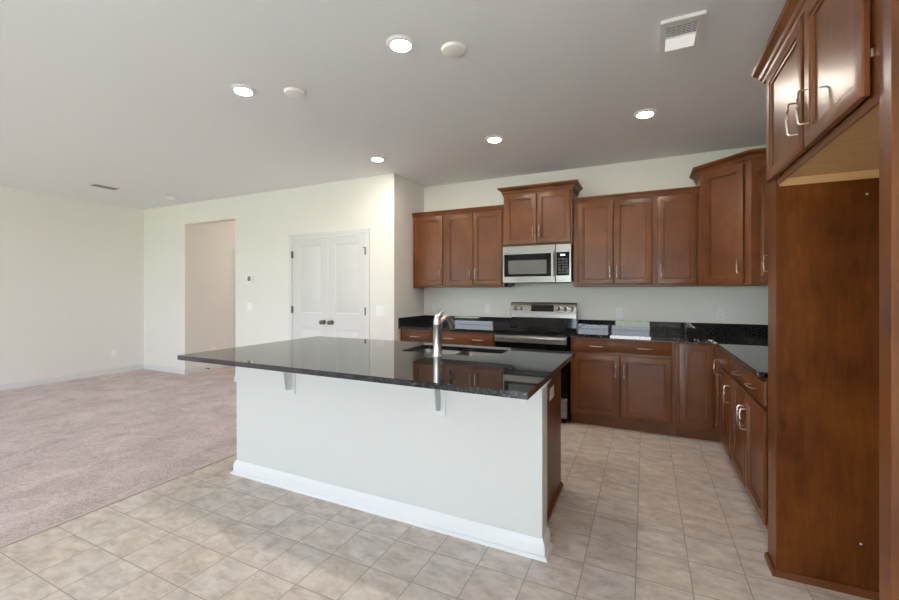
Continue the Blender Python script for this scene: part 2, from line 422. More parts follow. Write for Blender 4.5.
# pantry double doors
mid = (PX0 + PX1) / 2
for i, (a, b) in enumerate(((PX0 + 0.004, mid - 0.002), (mid + 0.002, PX1 - 0.004))):
    pn = [(a + 0.115, b - 0.115, 1.05, 1.945), (a + 0.115, b - 0.115, 0.22, 0.845)]
    dm = panel_slab(a, b, 0.012, PZ - 0.006, pn, fy(P + 0.012))
    dr = struct('door_%d' % (i + 1), dm, M['door'])
    kx = b - 0.065 if i == 0 else a + 0.065
    kn = MB().lathe([(0.031, 0.0), (0.031, -0.006), (0.022, -0.010), (0.011, -0.014), (0.011, -0.034), (0.022, -0.040), (0.029, -0.052), (0.027, -0.064), (0.012, -0.070)], (kx, P + 0.012, 0.935), 'y', 24)
    obj('door_knob', kn, M['darkmetal'], dr)
    hx = a - 0.002 if i == 0 else b + 0.002
    for hz in (1.833, 1.09, 0.30):
        hm = MB().box(hx - 0.011, hx + 0.011, P - 0.018, P + 0.008, hz - 0.045, hz + 0.045, 0.002)
        hm.lathe([(0.006, -0.05), (0.006, 0.05)], (hx, P - 0.019, hz), 'z', 10)
        if i == 1 and hz > 1.5: hm.box(hx - 0.035, hx, P - 0.022, P - 0.014, hz + 0.04, hz + 0.05)
        obj('hinge', hm, M['darkmetal'], dr)
# hall door, seen edge on
hd = struct('door_3', MB().box(-6.715, -6.68, 5.065, 5.835, 0.012, 2.035, 0.002), M['door'])
for hz in (1.83, 1.09, 0.3):
    obj('hinge', MB().box(-6.682, -6.668, 5.052, 5.075, hz - 0.045, hz + 0.045, 0.002), M['darkmetal'], hd)

# ================================================================ CABINETS
class Fr:
    """local frame of a cabinet run: u along the front, n out of the front, z up"""
    def __init__(s, o, u, n): s.o, s.u, s.n = V(o), V(u).normalized(), V(n).normalized()
    def __call__(s, u, n, z): return s.o + s.u * u + s.n * n + V((0, 0, z))

def rings_slab(fr, u0, u1, z0, z1, rings, back):
    """rectangular front built of nested rings (inset, n)"""
    m = MB(); prev = None
    def loop(ins, n): return [m.bm.verts.new(fr(u, n, z)) for (u, z) in ((u0 + ins, z0 + ins), (u1 - ins, z0 + ins), (u1 - ins, z1 - ins), (u0 + ins, z1 - ins))]
    first = loop(0, back); prev = first
    m.bm.faces.new(first[::-1])
    for (ins, n) in rings:
        cur = loop(ins, n)
        for j in range(4): m.bm.faces.new((prev[j], prev[(j + 1) % 4], cur[(j + 1) % 4], cur[j]))
        prev = cur
    m.bm.faces.new(prev)
    return m

DOOR = [(0, 0.015), (0.003, 0.019), (0.006, 0.020), (0.051, 0.020), (0.0535, 0.0135), (0.060, 0.0150), (0.0635, 0.0135), (0.0655, 0.0065)]
DRAW = [(0, 0.012), (0.003, 0.0165), (0.010, 0.018), (0.013, 0.020)]

def pull(fr, u, z, vertical, parent, n0=0.020, ln=0.122):
    """arched bar pull on two posts"""
    m = MB(); h = ln / 2; out = 0.030
    def pt(a, n): return fr(u, n0 + n, z + a) if vertical else fr(u + a, n0 + n, z)
    path = [pt(-h, 0), pt(-h, out * 0.85), pt(-h + 0.004, out), pt(-h * 0.55, out + 0.002), pt(0, out + 0.004), pt(h * 0.55, out + 0.002), pt(h - 0.004, out), pt(h, out * 0.85), pt(h, 0)]
    m.tube(path, [0.0035, 0.0035, 0.0038, 0.0046, 0.0056, 0.0046, 0.0038, 0.0035, 0.0035], 10)
    return obj('handle', m, M['nickel'], parent)

def door(fr, u0, u1, z0, z1, parent, handle=None, hz=None):
    d = obj('door', rings_slab(fr, u0, u1, z0, z1, DOOR, 0.003), M['wood'], parent)
    if handle is not None: pull(fr, handle, hz, True, d)
    return d
def drawer(fr, u0, u1, z0, z1, parent, hs):
    d = obj('drawer', rings_slab(fr, u0, u1, z0, z1, DRAW, 0.003), M['woodh'], parent)
    for h in hs: pull(fr, h, (z0 + z1) / 2 - 0.005, False, d)
    return d
CROWN_S = lambda z: [(0, z - 0.012), (0.006, z - 0.012), (0.008, z + 0.002), (0.014, z + 0.008), (0.018, z + 0.022), (0.030, z + 0.036), (0.032, z + 0.048), (0, z + 0.048)]
CROWN_L = lambda z: [(0, z - 0.014), (0.008, z - 0.014), (0.010, z + 0.004), (0.018, z + 0.010), (0.024, z + 0.030), (0.044, z + 0.050), (0.058, z + 0.056), (0.060, z + 0.072), (0, z + 0.072)]

ZB, ZT = 1.386, 2.286           # wall cabinets
YF = D - 0.305                  # wall-cabinet frame front
FB = Fr((0, YF, 0), (1, 0, 0), (0, -1, 0))
CG = 'wall cabinets above the counters'
def wall_cab(label, x0, x1, doors, crown, yf=YF, zb=ZB, zt=ZT, cprof=CROWN_S, mat='wood'):
    fr = Fr((0, yf, 0), (1, 0, 0), (0, -1, 0))
    t = thing('wall_cabinet', label, 'cabinet', ((x0 + x1) / 2, D, zb), CG)
    obj('body', MB().box(x0, x1, yf, D, zb, zt, 0.001), M[mat], t)
    for (a, b, h) in doors: door(fr, a, b, zb + 0.022, zt - 0.016, t, h, zb + 0.155)
    obj('crown_molding', MB().sweep(crown, cprof(zt)), M['woodh'], t, smooth=0.25)
    return t
wall_cab('single-door brown wall cabinet in the left corner beside the pantry wall', -2.690, -2.237, [(-2.678, -2.262, -2.290)],
         [(-2.690, YF), (-2.237, YF)])
wall_cab('double-door brown wall cabinet just left of the microwave', -2.237, -1.470, [(-2.213, -1.857, -1.889), (-1.852, -1.497, -1.821)],
         [(-2.237, YF), (-1.470, YF)])
YM = D - 0.345
mc = wall_cab('short raised double-door brown cabinet directly above the microwave', -1.466, -0.702, [(-1.447, -1.087, -1.118), (-1.082, -0.722, -1.051)],
              [(-1.466, D), (-1.466, YM), (-0.702, YM), (-0.702, D)], YM, 1.845, 2.44, CROWN_L)
wall_cab('double-door brown wall cabinet just right of the microwave', -0.698, 0.086, [(-0.650, -0.298, -0.330), (-0.293, 0.064, -0.262)],
         [(-0.698, YF), (0.086, YF)])
wall_cab('single-door brown wall cabinet left of the angled corner cabinet', 0.086, 0.470, [(0.108, 0.446, 0.140)],
         [(0.086, YF), (0.470, YF)])
# angled corner wall cabinet
dt = thing('corner_wall_cabinet', 'tall angled brown corner wall cabinet with one door', 'cabinet', (0.95, D, ZB), CG)
CA, CB = V((0.470, YF - 0.02)), V((0.806, 4.217))
poly = [(0.470, D), (CA.x, CA.y), (CB.x, CB.y), (R, CB.y), (R, D)]
ZC = 2.44
obj('body', MB().prism(poly, (0, 0, ZC - ZB), lambda p: V((p[0], p[1], ZB))), M['wood'], dt)
du = (CB - CA).normalized(); dl = (CB - CA).length
fd = Fr((CA.x, CA.y, 0), (du.x, du.y, 0), (du.y, -du.x, 0))
door(fd, 0.052, dl - 0.056, ZB + 0.022, ZC - 0.016, dt, dl - 0.088, ZB + 0.165)
obj('crown_molding', MB().sweep([(0.470, D), (CA.x, CA.y), (CB.x, CB.y), (R, CB.y)], CROWN_L(ZC)), M['woodh'], dt)
# wall cabinet on the right wall
XU = R - 0.305
t = thing('wall_cabinet', 'narrow brown wall cabinet on the right wall beside the fridge surround', 'cabinet', (R, 3.4, ZB), CG)
obj('body', MB().box(XU, R, 2.56, CB.y - 0.003, ZB, ZT, 0.001), M['wood'], t)
FU = Fr((XU, 0, 0), (0, -1, 0), (-1, 0, 0))
door(FU, -4.175, -3.86, ZB + 0.022, ZT - 0.016, t, -3.90, ZB + 0.165)
door(FU, -3.85, -3.24, ZB + 0.022, ZT - 0.016, t, -3.28, ZB + 0.165)
door(FU, -3.23, -2.60, ZB + 0.022, ZT - 0.016, t, -3.19, ZB + 0.165)
obj('crown_molding', MB().sweep([(XU, CB.y - 0.003), (XU, 2.56)], CROWN_S(ZT)), M['woodh'], t, smooth=0.25)

# base cabinets, back wall
YBF = D - 0.61; FBB = Fr((0, YBF, 0), (1, 0, 0), (0, -1, 0)); BG = 'base cabinets under the counters'
ZK = 0.884
def base_cab(label, x0, x1, drawers, doors):
    t = thing('base_cabinet', label, 'cabinet', ((x0 + x1) / 2, D, 0), BG)
    obj('body', MB().box(x0, x1, YBF, D - 0.002, 0.10, ZK, 0.001), M['wood'], t)
    obj('toe_kick', MB().box(x0, x1, YBF + 0.065, YBF + 0.08, 0.0, 0.10), M['wood'], t)
    for (a, b, hs) in drawers: drawer(FBB, a, b, 0.745, 0.866, t, hs)
    for (a, b, h) in doors: door(FBB, a, b, 0.125, 0.718, t, h, 0.575)
    return t
base_cab('single-drawer brown base cabinet in the left corner below the black counter', -2.690, -2.235, [(-2.664, -2.262, [-2.470])], [(-2.664, -2.262, -2.295)])
base_cab('wide two-pull drawer base cabinet just left of the range', -2.235, -1.475, [(-2.212, -1.500, [-2.025, -1.668])], [(-2.212, -1.859, -1.893), (-1.854, -1.500, -1.820)])
base_cab('brown double-door base cabinet just right of the range with a wide two-pull drawer', -0.680, 0.245, [(-0.652, 0.220, [-0.434, -0.008])], [(-0.652, -0.221, -0.255), (-0.215, 0.220, -0.181)])
# corner base cabinet
XRF = R - 0.61; FRR = Fr((XRF, 0, 0), (0, -1, 0), (-1, 0, 0))
t = thing('corner_base_cabinet', 'brown inside-corner base cabinet with two doors at right angles', 'cabinet', (R, D, 0), BG)
poly = [(0.247, D - 0.002), (0.247, YBF), (XRF, YBF), (XRF, 3.985), (R - 0.002, 3.985), (R - 0.002, D - 0.002)]
obj('body', MB().prism(poly, (0, 0, ZK - 0.10), lambda p: V((p[0], p[1], 0.10))), M['wood'], t)
obj('toe_kick', MB().box(0.247, XRF + 0.08, YBF + 0.065, YBF + 0.08, 0, 0.10).box(XRF + 0.065, XRF + 0.08, 3.985, YBF + 0.065, 0, 0.10), M['wood'], t)
door(FBB, 0.276, 0.545, 0.125, 0.866, t)
door(FRR, -4.240, -4.012, 0.125, 0.866, t, -4.045, 0.705)
# right-hand run
def base_right(label, y0, y1, drawers, doors):
    t = thing('base_cabinet', label, 'cabinet', (R, (y0 + y1) / 2, 0), BG)
    obj('body', MB().box(XRF, R - 0.002, y0, y1, 0.10, ZK, 0.001), M['wood'], t)
    obj('toe_kick', MB().box(XRF + 0.065, XRF + 0.08, y0, y1, 0, 0.10), M['wood'], t)
    for (a, b, hs) in drawers: drawer(FRR, -b, -a, 0.745, 0.866, t, [-h for h in hs])
    for (a, b, h) in doors: door(FRR, -b, -a, 0.125, 0.718, t, -h, 0.585 if len(doors) == 1 else 0.56)
base_right('narrow brown base cabinet with one drawer on the right wall next to the corner', 3.515, 3.983, [(3.535, 3.960, [3.745])], [(3.535, 3.960, 3.575)])
base_right('wide brown base cabinet on the right wall nearest the fridge surround', 2.600, 3.513, [(2.624, 3.490, [3.230, 2.830])], [(3.062, 3.490, 3.100), (2.624, 3.056, 3.018)])

# ---------------------------------------------------------------- fridge surround
XF = 0.565
t = thing('fridge_cabinet', 'tall brown cabinet surround of the empty fridge space with two doors above', 'cabinet', (0.87, 1.99, 0), None)
FX = XF - 0.006
pn = obj('side_panel', MB().box(XF - 0.0055, R - 0.002, 2.4085, 2.545, 0.0, 2.39), M['panelwood'], t); pn['label'] = 'dark blotchy inner side panel'
obj('stile', MB().box(XF - 0.010, XF - 0.006, 2.408, 2.5455, 0.0, 2.39, 0.001), M['wood'], t)
shp = [(0, 0), (0, 0.030), (0.006, 0.030), (0.014, 0.020), (0.016, 0.0)]
obj('shoe_molding', MB().sweep([(XF - 0.0105, 2.545), (XF - 0.0105, 2.408), (R - 0.002, 2.408)][::-1], [(-o, z) for (o, z) in shp]), M['wood'], t)
obj('side_panel', MB().box(XF + 0.050, R - 0.002, 1.405, 1.445, 0.0, 2.39), M['wood'], t)
obj('stile', MB().box(XF - 0.012, XF + 0.049, 1.395, 1.4575, 0.0, 2.39, 0.002), M['wood'], t)
for (hx, hz) in ((0.855, 0.225), (0.875, 1.76)):
    q = obj('cover_cap', MB().lathe([(0.0045, 0), (0.0045, -0.0015), (0.003, -0.002)], (hx, 2.4083, hz), 'y', 12), M['plastic'], pn)
obj('body', MB().box(FX + 0.016, R - 0.002, 1.458, 2.4075, 1.872, 2.39), M['wood'], t)
ff = MB().box(FX, FX + 0.007, 1.458, 2.4075, 1.835, 1.862, 0.001).box(FX, FX + 0.014, 1.458, 2.4075, 2.36, 2.39, 0.001)
ff.box(FX, FX + 0.014, 1.458, 1.52, 1.863, 2.36, 0.001).box(FX, FX + 0.014, 2.37, 2.4075, 1.863, 2.36, 0.001)
obj('face_frame', ff, M['wood'], t)
ub = obj('underside_panel', MB().box(FX + 0.0075, R - 0.003, 1.459, 2.4065, 1.862, 1.8715), M['rawwood'], t); ub['label'] = 'pale unfinished wooden underside'
rl = obj('nailing_rail', MB().box(FX + 0.0075, R - 0.003, 2.400, 2.4065, 1.826, 1.8615), M['rawwood'], t); rl['label'] = 'pale unfinished wooden rail'
FO = Fr((XF - 0.0105, 0, 0), (0, -1, 0), (-1, 0, 0))
for (a, b, h) in ((-2.490, -1.990, -2.025), (-1.956, -1.500, -1.905)):
    dd = door(FO, a, b, 1.866, 2.385, t, h, 2.005)
    for hz in (1.98, 2.30):
        hy = -a + 0.001 if a < -2.3 else -b - 0.006
        obj('hinge', MB().box(XF - 0.0135, XF - 0.0065, hy, hy + 0.005, hz - 0.012, hz + 0.012, 0.001), M['nickel'], dd)
cf_ = lambda: [(-0.02, 2.391), (0.0, 2.391), (0.0, 2.386), (0.020, 2.386), (0.024, 2.400), (0.032, 2.408), (0.036, 2.424), (0.050, 2.440), (0.058, 2.446), (0.061, 2.467), (-0.02, 2.467)]
obj('crown_molding', MB().sweep([(R - 0.002, 2.548), (XF - 0.006, 2.548), (XF - 0.006, 1.395)], cf_()), M['woodh'], t, smooth=0.25)

# ================================================================ COUNTERTOPS
CT0, CT1 = 0.8845, 0.914
t = thing('countertop', 'black granite countertop in the left corner with a backsplash, left of the range', 'countertop', (-2.08, D, CT0), None)
obj('slab', MB().box(J + 0.001, -1.470, D - 0.65, D - 0.001, CT0, CT1, 0.003), M['granite'], t)
obj('backsplash', MB().box(J + 0.021, -1.470, D - 0.021, D - 0.001, CT1, 1.016, 0.002), M['granite'], t)
obj('side_splash', MB().box(J + 0.001, J + 0.021, D - 0.648, D - 0.001, CT1, 1.016, 0.002), M['granite'], t)
t = thing('countertop', 'L-shaped black granite countertop with a backsplash, right of the range', 'countertop', (0.6, D, CT0), None)
sl = MB(); pl = [(-0.690, D - 0.65), (R - 0.65, D - 0.65), (R - 0.65, 2.628), (R - 0.001, 2.628), (R - 0.001, D - 0.001), (-0.690, D - 0.001)]
sl.prism(pl, (0, 0, CT1 - CT0), lambda p: V((p[0], p[1], CT0)))
bmesh.ops.bevel(sl.bm, geom=list(sl.bm.edges), offset=0.003, segments=1, affect='EDGES')
obj('slab', sl, M['granite'], t)
obj('backsplash', MB().box(-0.690, R - 0.022, D - 0.021, D - 0.001, CT1, 1.016, 0.002), M['granite'], t)
obj('side_splash', MB().box(R - 0.021, R - 0.001, 2.628, D - 0.001, CT1, 1.016, 0.002), M['granite'], t)

# ---------------------------------------------------------------- island
IX0, IX1, IY0, IY1 = -2.783, -0.439, 1.679, 2.968
KX0, KX1, KY0, KY1 = -2.716, -0.466, 2.062, 2.18
isl = t = thing('kitchen_island', 'long white-fronted kitchen island with dark granite overhang', 'kitchen island', ((KX0 + KX1) / 2, 2.5, 0), None)
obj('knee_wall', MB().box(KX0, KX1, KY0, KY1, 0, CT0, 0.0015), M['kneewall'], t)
bb = [(0, 0.018), (0.015, 0.018), (0.015, 0.068), (0.010, 0.078), (0.006, 0.088), (0.003, 0.094), (0, 0.094)]
path = [(KX0, KY1), (KX0, KY0), (KX1, KY0), (KX1, KY1)]
obj('baseboard', MB().sweep(path, bb), M['trim'], t)
sh = [(0, 0), (0.030, 0), (0.030, 0.006), (0.026, 0.013), (0.018, 0.018), (0, 0.018)]
obj('shoe_molding', MB().sweep(path, sh), M['trim'], t)
ct = [(0, 0.852), (0.008, 0.852), (0.018, 0.864), (0.022, 0.884), (0, 0.884)]
obj('cap_molding', MB().sweep([(KX1, KY0), (KX1, KY1)], ct), M['trim'], t)
EX = -0.527
obj('end_panel', MB().box(EX - 0.018, EX, KY1, 2.900, 0.0, CT0, 0.001), M['wood'], t)
obj('end_shoe', MB().sweep([(EX, KY1 + 0.001), (EX, 2.900)], [(0, 0), (0.018, 0), (0.016, 0.012), (0.008, 0.02), (0, 0.022)]), M['wood'], t)
obj('body', MB().box(KX0 + 0.05, EX - 0.018, KY1, 2.88, 0.10, 0.665).box(KX0 + 0.05, -1.66, KY1, 2.88, 0.665, CT0).box(-0.78, EX - 0.018, KY1, 2.88, 0.665, CT0)
    .box(-1.66, -0.78, KY1, 2.44, 0.665, CT0).box(-1.66, -0.78, 2.868, 2.88, 0.665, CT0), M['wood'], t)
obj('toe_kick', MB().box(KX0 + 0.05, EX - 0.018, 2.80, 2.815, 0, 0.10), M['wood'], t)
FI = Fr((0, 2.88, 0), (-1, 0, 0), (0, 1, 0))
for (a, b, h) in ((0.56, 1.16, None), (1.18, 1.66, 1.22), (1.68, 2.16, 2.12), (2.18, 2.66, 2.22)):
    door(FI, a, b, 0.125, 0.718, t, h, 0.60); drawer(FI, a, b, 0.745, 0.866, t, [(a + b) / 2])
ti = thing('island_countertop', 'large dark speckled granite slab on the kitchen island with a sink cutout', 'countertop', ((IX0 + IX1) / 2, 2.3, CT0), None)
im = MB(); bm = im.bm
SX0, SX1, SY0, SY1 = -1.575, -0.875, 2.475, 2.850
def rrect(x0, x1, y0, y1, r, n=6):
    pts = []
    for (cx, cy, a0) in ((x1 - r, y1 - r, 0), (x0 + r, y1 - r, 90), (x0 + r, y0 + r, 180), (x1 - r, y0 + r, 270)):
        for k in range(n + 1):
            a = math.radians(a0 + 90 * k / n); pts.append((cx + r * math.cos(a), cy + r * math.sin(a)))
    return pts
outer = [(IX0, IY0), (IX1, IY0), (IX1, IY1), (IX0, IY1)]; inner = rrect(SX0, SX1, SY0, SY1, 0.05)
es = []
for lp in (outer, inner):
    vs = [bm.verts.new(V((x, y, CT1))) for (x, y) in lp]
    es += [bm.edges.new((vs[i], vs[(i + 1) % len(vs)])) for i in range(len(vs))]
bmesh.ops.triangle_fill(bm, use_beauty=True, use_dissolve=True, edges=es, normal=(0, 0, 1))
r_ = bmesh.ops.extrude_face_region(bm, geom=list(bm.faces))
for g in r_['geom']:
    if isinstance(g, bmesh.types.BMVert): g.co.z = CT0
obj('slab', im, M['granite'], ti)
# sink
ts = thing('kitchen_sink', 'undermount stainless double-bowl sink set into the island countertop', 'sink', ((SX0 + SX1) / 2, (SY0 + SY1) / 2, 0.68), None)
rim = MB(); ZR = CT0 - 0.0015
def bowl(x0, x1, y0, y1, zb):
    m = MB(); b = m.bm; lp = []
    for (ins, z, r) in ((-0.012, ZR, 0.05), (0, ZR, 0.05), (0.004, ZR - 0.01, 0.05), (0.012, zb + 0.03, 0.05), (0.04, zb, 0.03)):
        lp.append([b.verts.new(V((x, y, z))) for (x, y) in rrect(x0 + ins, x1 - ins, y0 + ins, y1 - ins, r)])
    for p, q in zip(lp[:-1], lp[1:]):
        for k in range(len(p)): b.faces.new((p[k], p[(k + 1) % len(p)], q[(k + 1) % len(p)], q[k]))
    b.faces.new(lp[-1])
    return m
mx_ = -1.225
for (a, b) in ((SX0 - 0.002, mx_ - 0.012), (mx_ + 0.012, SX1 + 0.002)):
    bo = obj('bowl', bowl(a, b, SY0 - 0.002, SY1 + 0.002, 0.69), M['steel'], ts)
    sd = bo.modifiers.new('thick', 'SOLIDIFY'); sd.thickness = 0.0012; sd.offset = -1
    obj('drain', MB().lathe([(0.045, 0.0), (0.045, 0.002), (0.034, 0.003), (0.03, 0.001)], ((a + b) / 2, (SY0 + SY1) / 2, 0.6905), 'z', 24), M['chrome'], bo)
# faucet
fx, fy_ = -1.222, 2.385
tf = thing('kitchen_faucet', 'chrome single-lever kitchen faucet standing beside the island sink', 'faucet', (fx, fy_, CT1), None)
obj('faucet_body', MB().lathe([(0.033, 0.0), (0.033, 0.004), (0.027, 0.010), (0.0255, 0.02), (0.0255, 0.205), (0.0265, 0.207), (0.0265, 0.213), (0.025, 0.216), (0.024, 0.235), (0.019, 0.255), (0.010, 0.266)], (fx, fy_, CT1), 'z', 28), M['chrome'], tf)
lv = MB(); lv.tube([(fx, fy_ - 0.004, 1.13), (fx + 0.004, fy_ + 0.006, 1.165), (fx + 0.012, fy_ + 0.03, 1.192), (fx + 0.022, fy_ + 0.055, 1.203)], [0.022, 0.017, 0.010, 0.006], 14)
obj('lever', lv, M['chrome'], tf)
spt = []; rads = []
for k in range(15):
    a = k / 14; ang = math.radians(205 * a)
    y = fy_ + 0.115 - 0.105 * math.cos(ang) * (1.0 if a < 0.5 else 1.05); z = 1.055 + 0.108 * math.sin(ang) ** 0.9 if ang < math.pi else 1.055 - 0.0
    spt.append((fx + 0.012 * a, y, z)); rads.append(0.0165 + 0.004 * a)
spt = [(fx, fy_ + 0.012, 1.045), (fx, fy_ + 0.03, 1.09), (fx + 0.002, fy_ + 0.06, 1.135), (fx + 0.004, fy_ + 0.10, 1.158), (fx + 0.006, fy_ + 0.14, 1.155), (fx + 0.008, fy_ + 0.175, 1.135), (fx + 0.009, fy_ + 0.20, 1.108), (fx + 0.010, fy_ + 0.215, 1.080)]
obj('spout', MB().tube(spt, [0.016, 0.0165, 0.0165, 0.0165, 0.017, 0.018, 0.0185, 0.0175], 16), M['chrome'], tf)
# brackets under the overhang
for bx in (-2.165, -1.040):
    b_ = obj('support_bracket', MB().box(bx - 0.032, bx + 0.038, KY0 - 0.0085, KY0 - 0.0005, 0.640, CT0 - 0.0095, 0.002), M['bracket'], isl)
    obj('arm', MB().box(bx - 0.032, bx + 0.038, KY0 - 0.28, KY0 - 0.0005, CT0 - 0.009, CT0 - 0.001, 0.002), M['bracket'], b_)
    gp = [(KY0 - 0.009, 0.668), (KY0 - 0.060, 0.68), (KY0 - 0.078, 0.80), (KY0 - 0.12, CT0 - 0.0095), (KY0 - 0.009, CT0 - 0.0095)]
    obj('gusset', MB().prism(gp, (0.012, 0, 0), lambda p: V((bx - 0.006, p[0], p[1]))), M['bracket'], b_)

# ================================================================ APPLIANCES
# range
RX0, RX1 = -1.463, -0.701; RYF = D - 0.645
t = thing('electric_range', 'stainless and black electric range between the black counters', 'stove', ((RX0 + RX1) / 2, 4.55, 0), None)
obj('body', MB().box(RX0, RX1, RYF, D - 0.03, 0.05, 0.898, 0.003), M['black'], t)
for (a, b) in ((RX0 + 0.05, RYF + 0.05), (RX1 - 0.05, RYF + 0.05), (RX0 + 0.05, D - 0.1), (RX1 - 0.05, D - 0.1)):
    obj('foot', MB().lathe([(0.018, 0), (0.018, 0.05)], (a, b, 0), 'z', 12), M['black'], t)
ck = obj('cooktop', MB().box(RX0 - 0.004, RX1 + 0.004, RYF - 0.03, D - 0.085, 0.899, 0.920, 0.004), M['glass'], t)
for (bx, by, r) in ((-1.27, 4.38, 0.105), (-0.90, 4.38, 0.08), (-1.27, 4.66, 0.08), (-0.90, 4.66, 0.105)):
    obj('burner_ring', MB().lathe([(r, 0.0), (r, 0.0006), (r - 0.004, 0.0006), (r - 0.004, 0.0)], (bx, by, 0.9202), 'z', 40), M['button'], ck)
gy0, gy1 = D - 0.085, D - 0.03
bgp = [(gy1, 0.90), (gy0 + 0.012, 0.90), (gy0 + 0.020, 1.03), (gy1, 1.03)]
obj('lower_backguard', MB().prism(bgp, (RX1 - RX0, 0, 0), lambda p: V((RX0, p[0], p[1]))), M['glass'], t)
bgp = [(gy1, 1.0305), (gy0, 1.0305), (gy0, 1.05), (gy0 + 0.018, 1.195), (gy0 + 0.028, 1.207), (gy1, 1.207)]
bgd = obj('backguard', MB().prism(bgp, (RX1 - RX0 + 0.004, 0, 0), lambda p: V((RX0 - 0.002, p[0], p[1]))), M['steel'], t)
def onbg(z): return gy0 + 0.018 * (z - 1.05) / 0.145
obj('display_panel', MB().prism([(onbg(1.102) - 0.003, 1.102), (onbg(1.175) - 0.003, 1.175), (onbg(1.175) + 0.002, 1.175), (onbg(1.102) + 0.002, 1.102)], (0.262, 0, 0), lambda p: V((-1.215, p[0], p[1]))), M['glass'], bgd)
for kx in (-1.412, -1.344, -0.908, -0.834, -0.758):
    kb = MB().lathe([(0.026, 0.002), (0.026, -0.004), (0.021, -0.008), (0.019, -0.026), (0.012, -0.030)], (kx, onbg(1.135), 1.135), 'y', 20)
    kb.box(kx - 0.004, kx + 0.004, onbg(1.135) - 0.034, onbg(1.135) - 0.026, 1.118, 1.152, 0.001)
    obj('knob', kb, M['steel'], bgd)
od = obj('oven_door', MB().box(RX0 + 0.003, RX1 - 0.003, RYF - 0.035, RYF - 0.001, 0.275, 0.872, 0.006), M['glass'], t)
obj('door_trim', MB().box(RX0 + 0.003, RX1 - 0.003, RYF - 0.040, RYF - 0.0355, 0.800, 0.872, 0.002), M['steel'], od)
hb = MB().tube([(RX0 + 0.025, RYF - 0.085, 0.855), (RX1 - 0.025, RYF - 0.085, 0.855)], 0.014, 14)
for hx in (RX0 + 0.06, RX1 - 0.06): hb.tube([(hx, RYF - 0.039, 0.852), (hx, RYF - 0.085, 0.855)], 0.011, 10)
obj('handle', hb, M['steel'], od)
obj('oven_window', MB().box(RX0 + 0.11, RX1 - 0.11, RYF - 0.0368, RYF - 0.0352, 0.38, 0.68), M['greyglass'], od)
obj('storage_drawer', MB().box(RX0 + 0.003, RX1 - 0.003, RYF - 0.03, RYF - 0.001, 0.062, 0.262, 0.005), M['steel'], t)
# microwave
MZ0, MZ1 = 1.432, 1.8435; MYF = D - 0.405
t = thing('microwave', 'stainless over-the-range microwave with black glass door and keypad', 'microwave', (-1.08, D - 0.2, MZ0), None)
obj('body', MB().box(-1.460, -0.704, MYF + 0.032, D - 0.002, MZ0 + 0.012, MZ1, 0.003), M['black'], t)
mf = MB().box(-1.460, -0.870, MYF, MYF + 0.03, MZ0, MZ1 - 0.002, 0.004)
md = obj('door', mf, M['steel'], t)
obj('black_glass', MB().box(-1.440, -0.918, MYF - 0.004, MYF + 0.001, 1.500, 1.750, 0.001), M['glass'], md)
obj('window', MB().box(-1.390, -0.965, MYF - 0.0055, MYF - 0.0035, 1.528, 1.680, 0.0005), M['greyglass'], md)
mh = MB().box(-0.912, -0.878, MYF - 0.040, MYF - 0.024, 1.500, 1.765, 0.006)
mh.box(-0.905, -0.885, MYF - 0.026, MYF + 0.001, 1.515, 1.540).box(-0.905, -0.885, MYF - 0.026, MYF + 0.001, 1.725, 1.750)
obj('handle', mh, M['steelv'], md)
cf = obj('control_frame', MB().box(-0.866, -0.704, MYF, MYF + 0.03, MZ0, MZ1 - 0.002, 0.004), M['steel'], t)
cp = obj('keypad', MB().box(-0.858, -0.724, MYF - 0.004, MYF + 0.001, 1.505, 1.755, 0.001), M['glass'], cf)
obj('display', MB().box(-0.815, -0.768, MYF - 0.0052, MYF - 0.0042, 1.717, 1.733), M['display'], cf)
for r in range(6):
    for c in range(3):
        a = -0.838 + c * 0.036; z = 1.527 + r * 0.029
        obj('button', MB().box(a, a + 0.026, MYF - 0.0055, MYF - 0.0042, z, z + 0.017), M['button'], cf)
obj('vent_underside', MB().box(-1.40, -0.76, MYF + 0.05, D - 0.1, MZ0 - 0.004, MZ0 + 0.0115, 0.002), M['black'], t)
obj('underside_block', MB().box(-1.462, -1.40, D - 0.25, D - 0.12, 1.398, MZ0 + 0.0115, 0.004), M['black'], t)  # small dark block below the left end of the microwave

# ================================================================ LIGHTS AND CEILING FITTINGS
def downlight(x, y, label):
    t = thing('recessed_light', label, 'ceiling light', (x, y, H), 'recessed ceiling lights')
    obj('trim_ring', MB().lathe([(0.080, 0.0), (0.080, -0.006), (0.074, -0.014), (0.058, -0.017), (0.0535, -0.015), (0.0535, 0.0)], (x, y, H - 0.0005), 'z', 36), M['lens_frame'], t)
    obj('lens', MB().lathe([(0.052, -0.006), (0.052, -0.0172), (0.046, -0.0192), (0.020, -0.0205)], (x, y, H - 0.0005), 'z', 32), M['lamp'], t)
downlight(-1.252, 1.990, 'large lit recessed ceiling light nearest the camera, above the island')
downlight(-2.530, 1.975, 'lit recessed ceiling light above the left end of the island')
downlight(-2.556, 3.600, 'small lit recessed ceiling light near the pantry wall corner')
downlight(-1.253, 3.600, 'small lit recessed ceiling light in front of the microwave cabinet')
downlight(0.000, 3.595, 'lit recessed ceiling light over the tiled floor in front of the right cabinets')
for (x, y, lab) in ((-1.004, 2.168, 'round white blank ceiling cover right of the nearest ceiling light'), (-2.236, 2.155, 'round white blank ceiling cover above the island left end')):
    t = thing('ceiling_cover', lab, 'ceiling cover', (x, y, H), 'blank ceiling covers over the island')
    obj('plate', MB().lathe([(0.072, 0.0), (0.072, -0.008), (0.066, -0.016), (0.056, -0.019), (0.020, -0.0205)], (x, y, H - 0.0005), 'z', 36), M['lens_frame'], t)
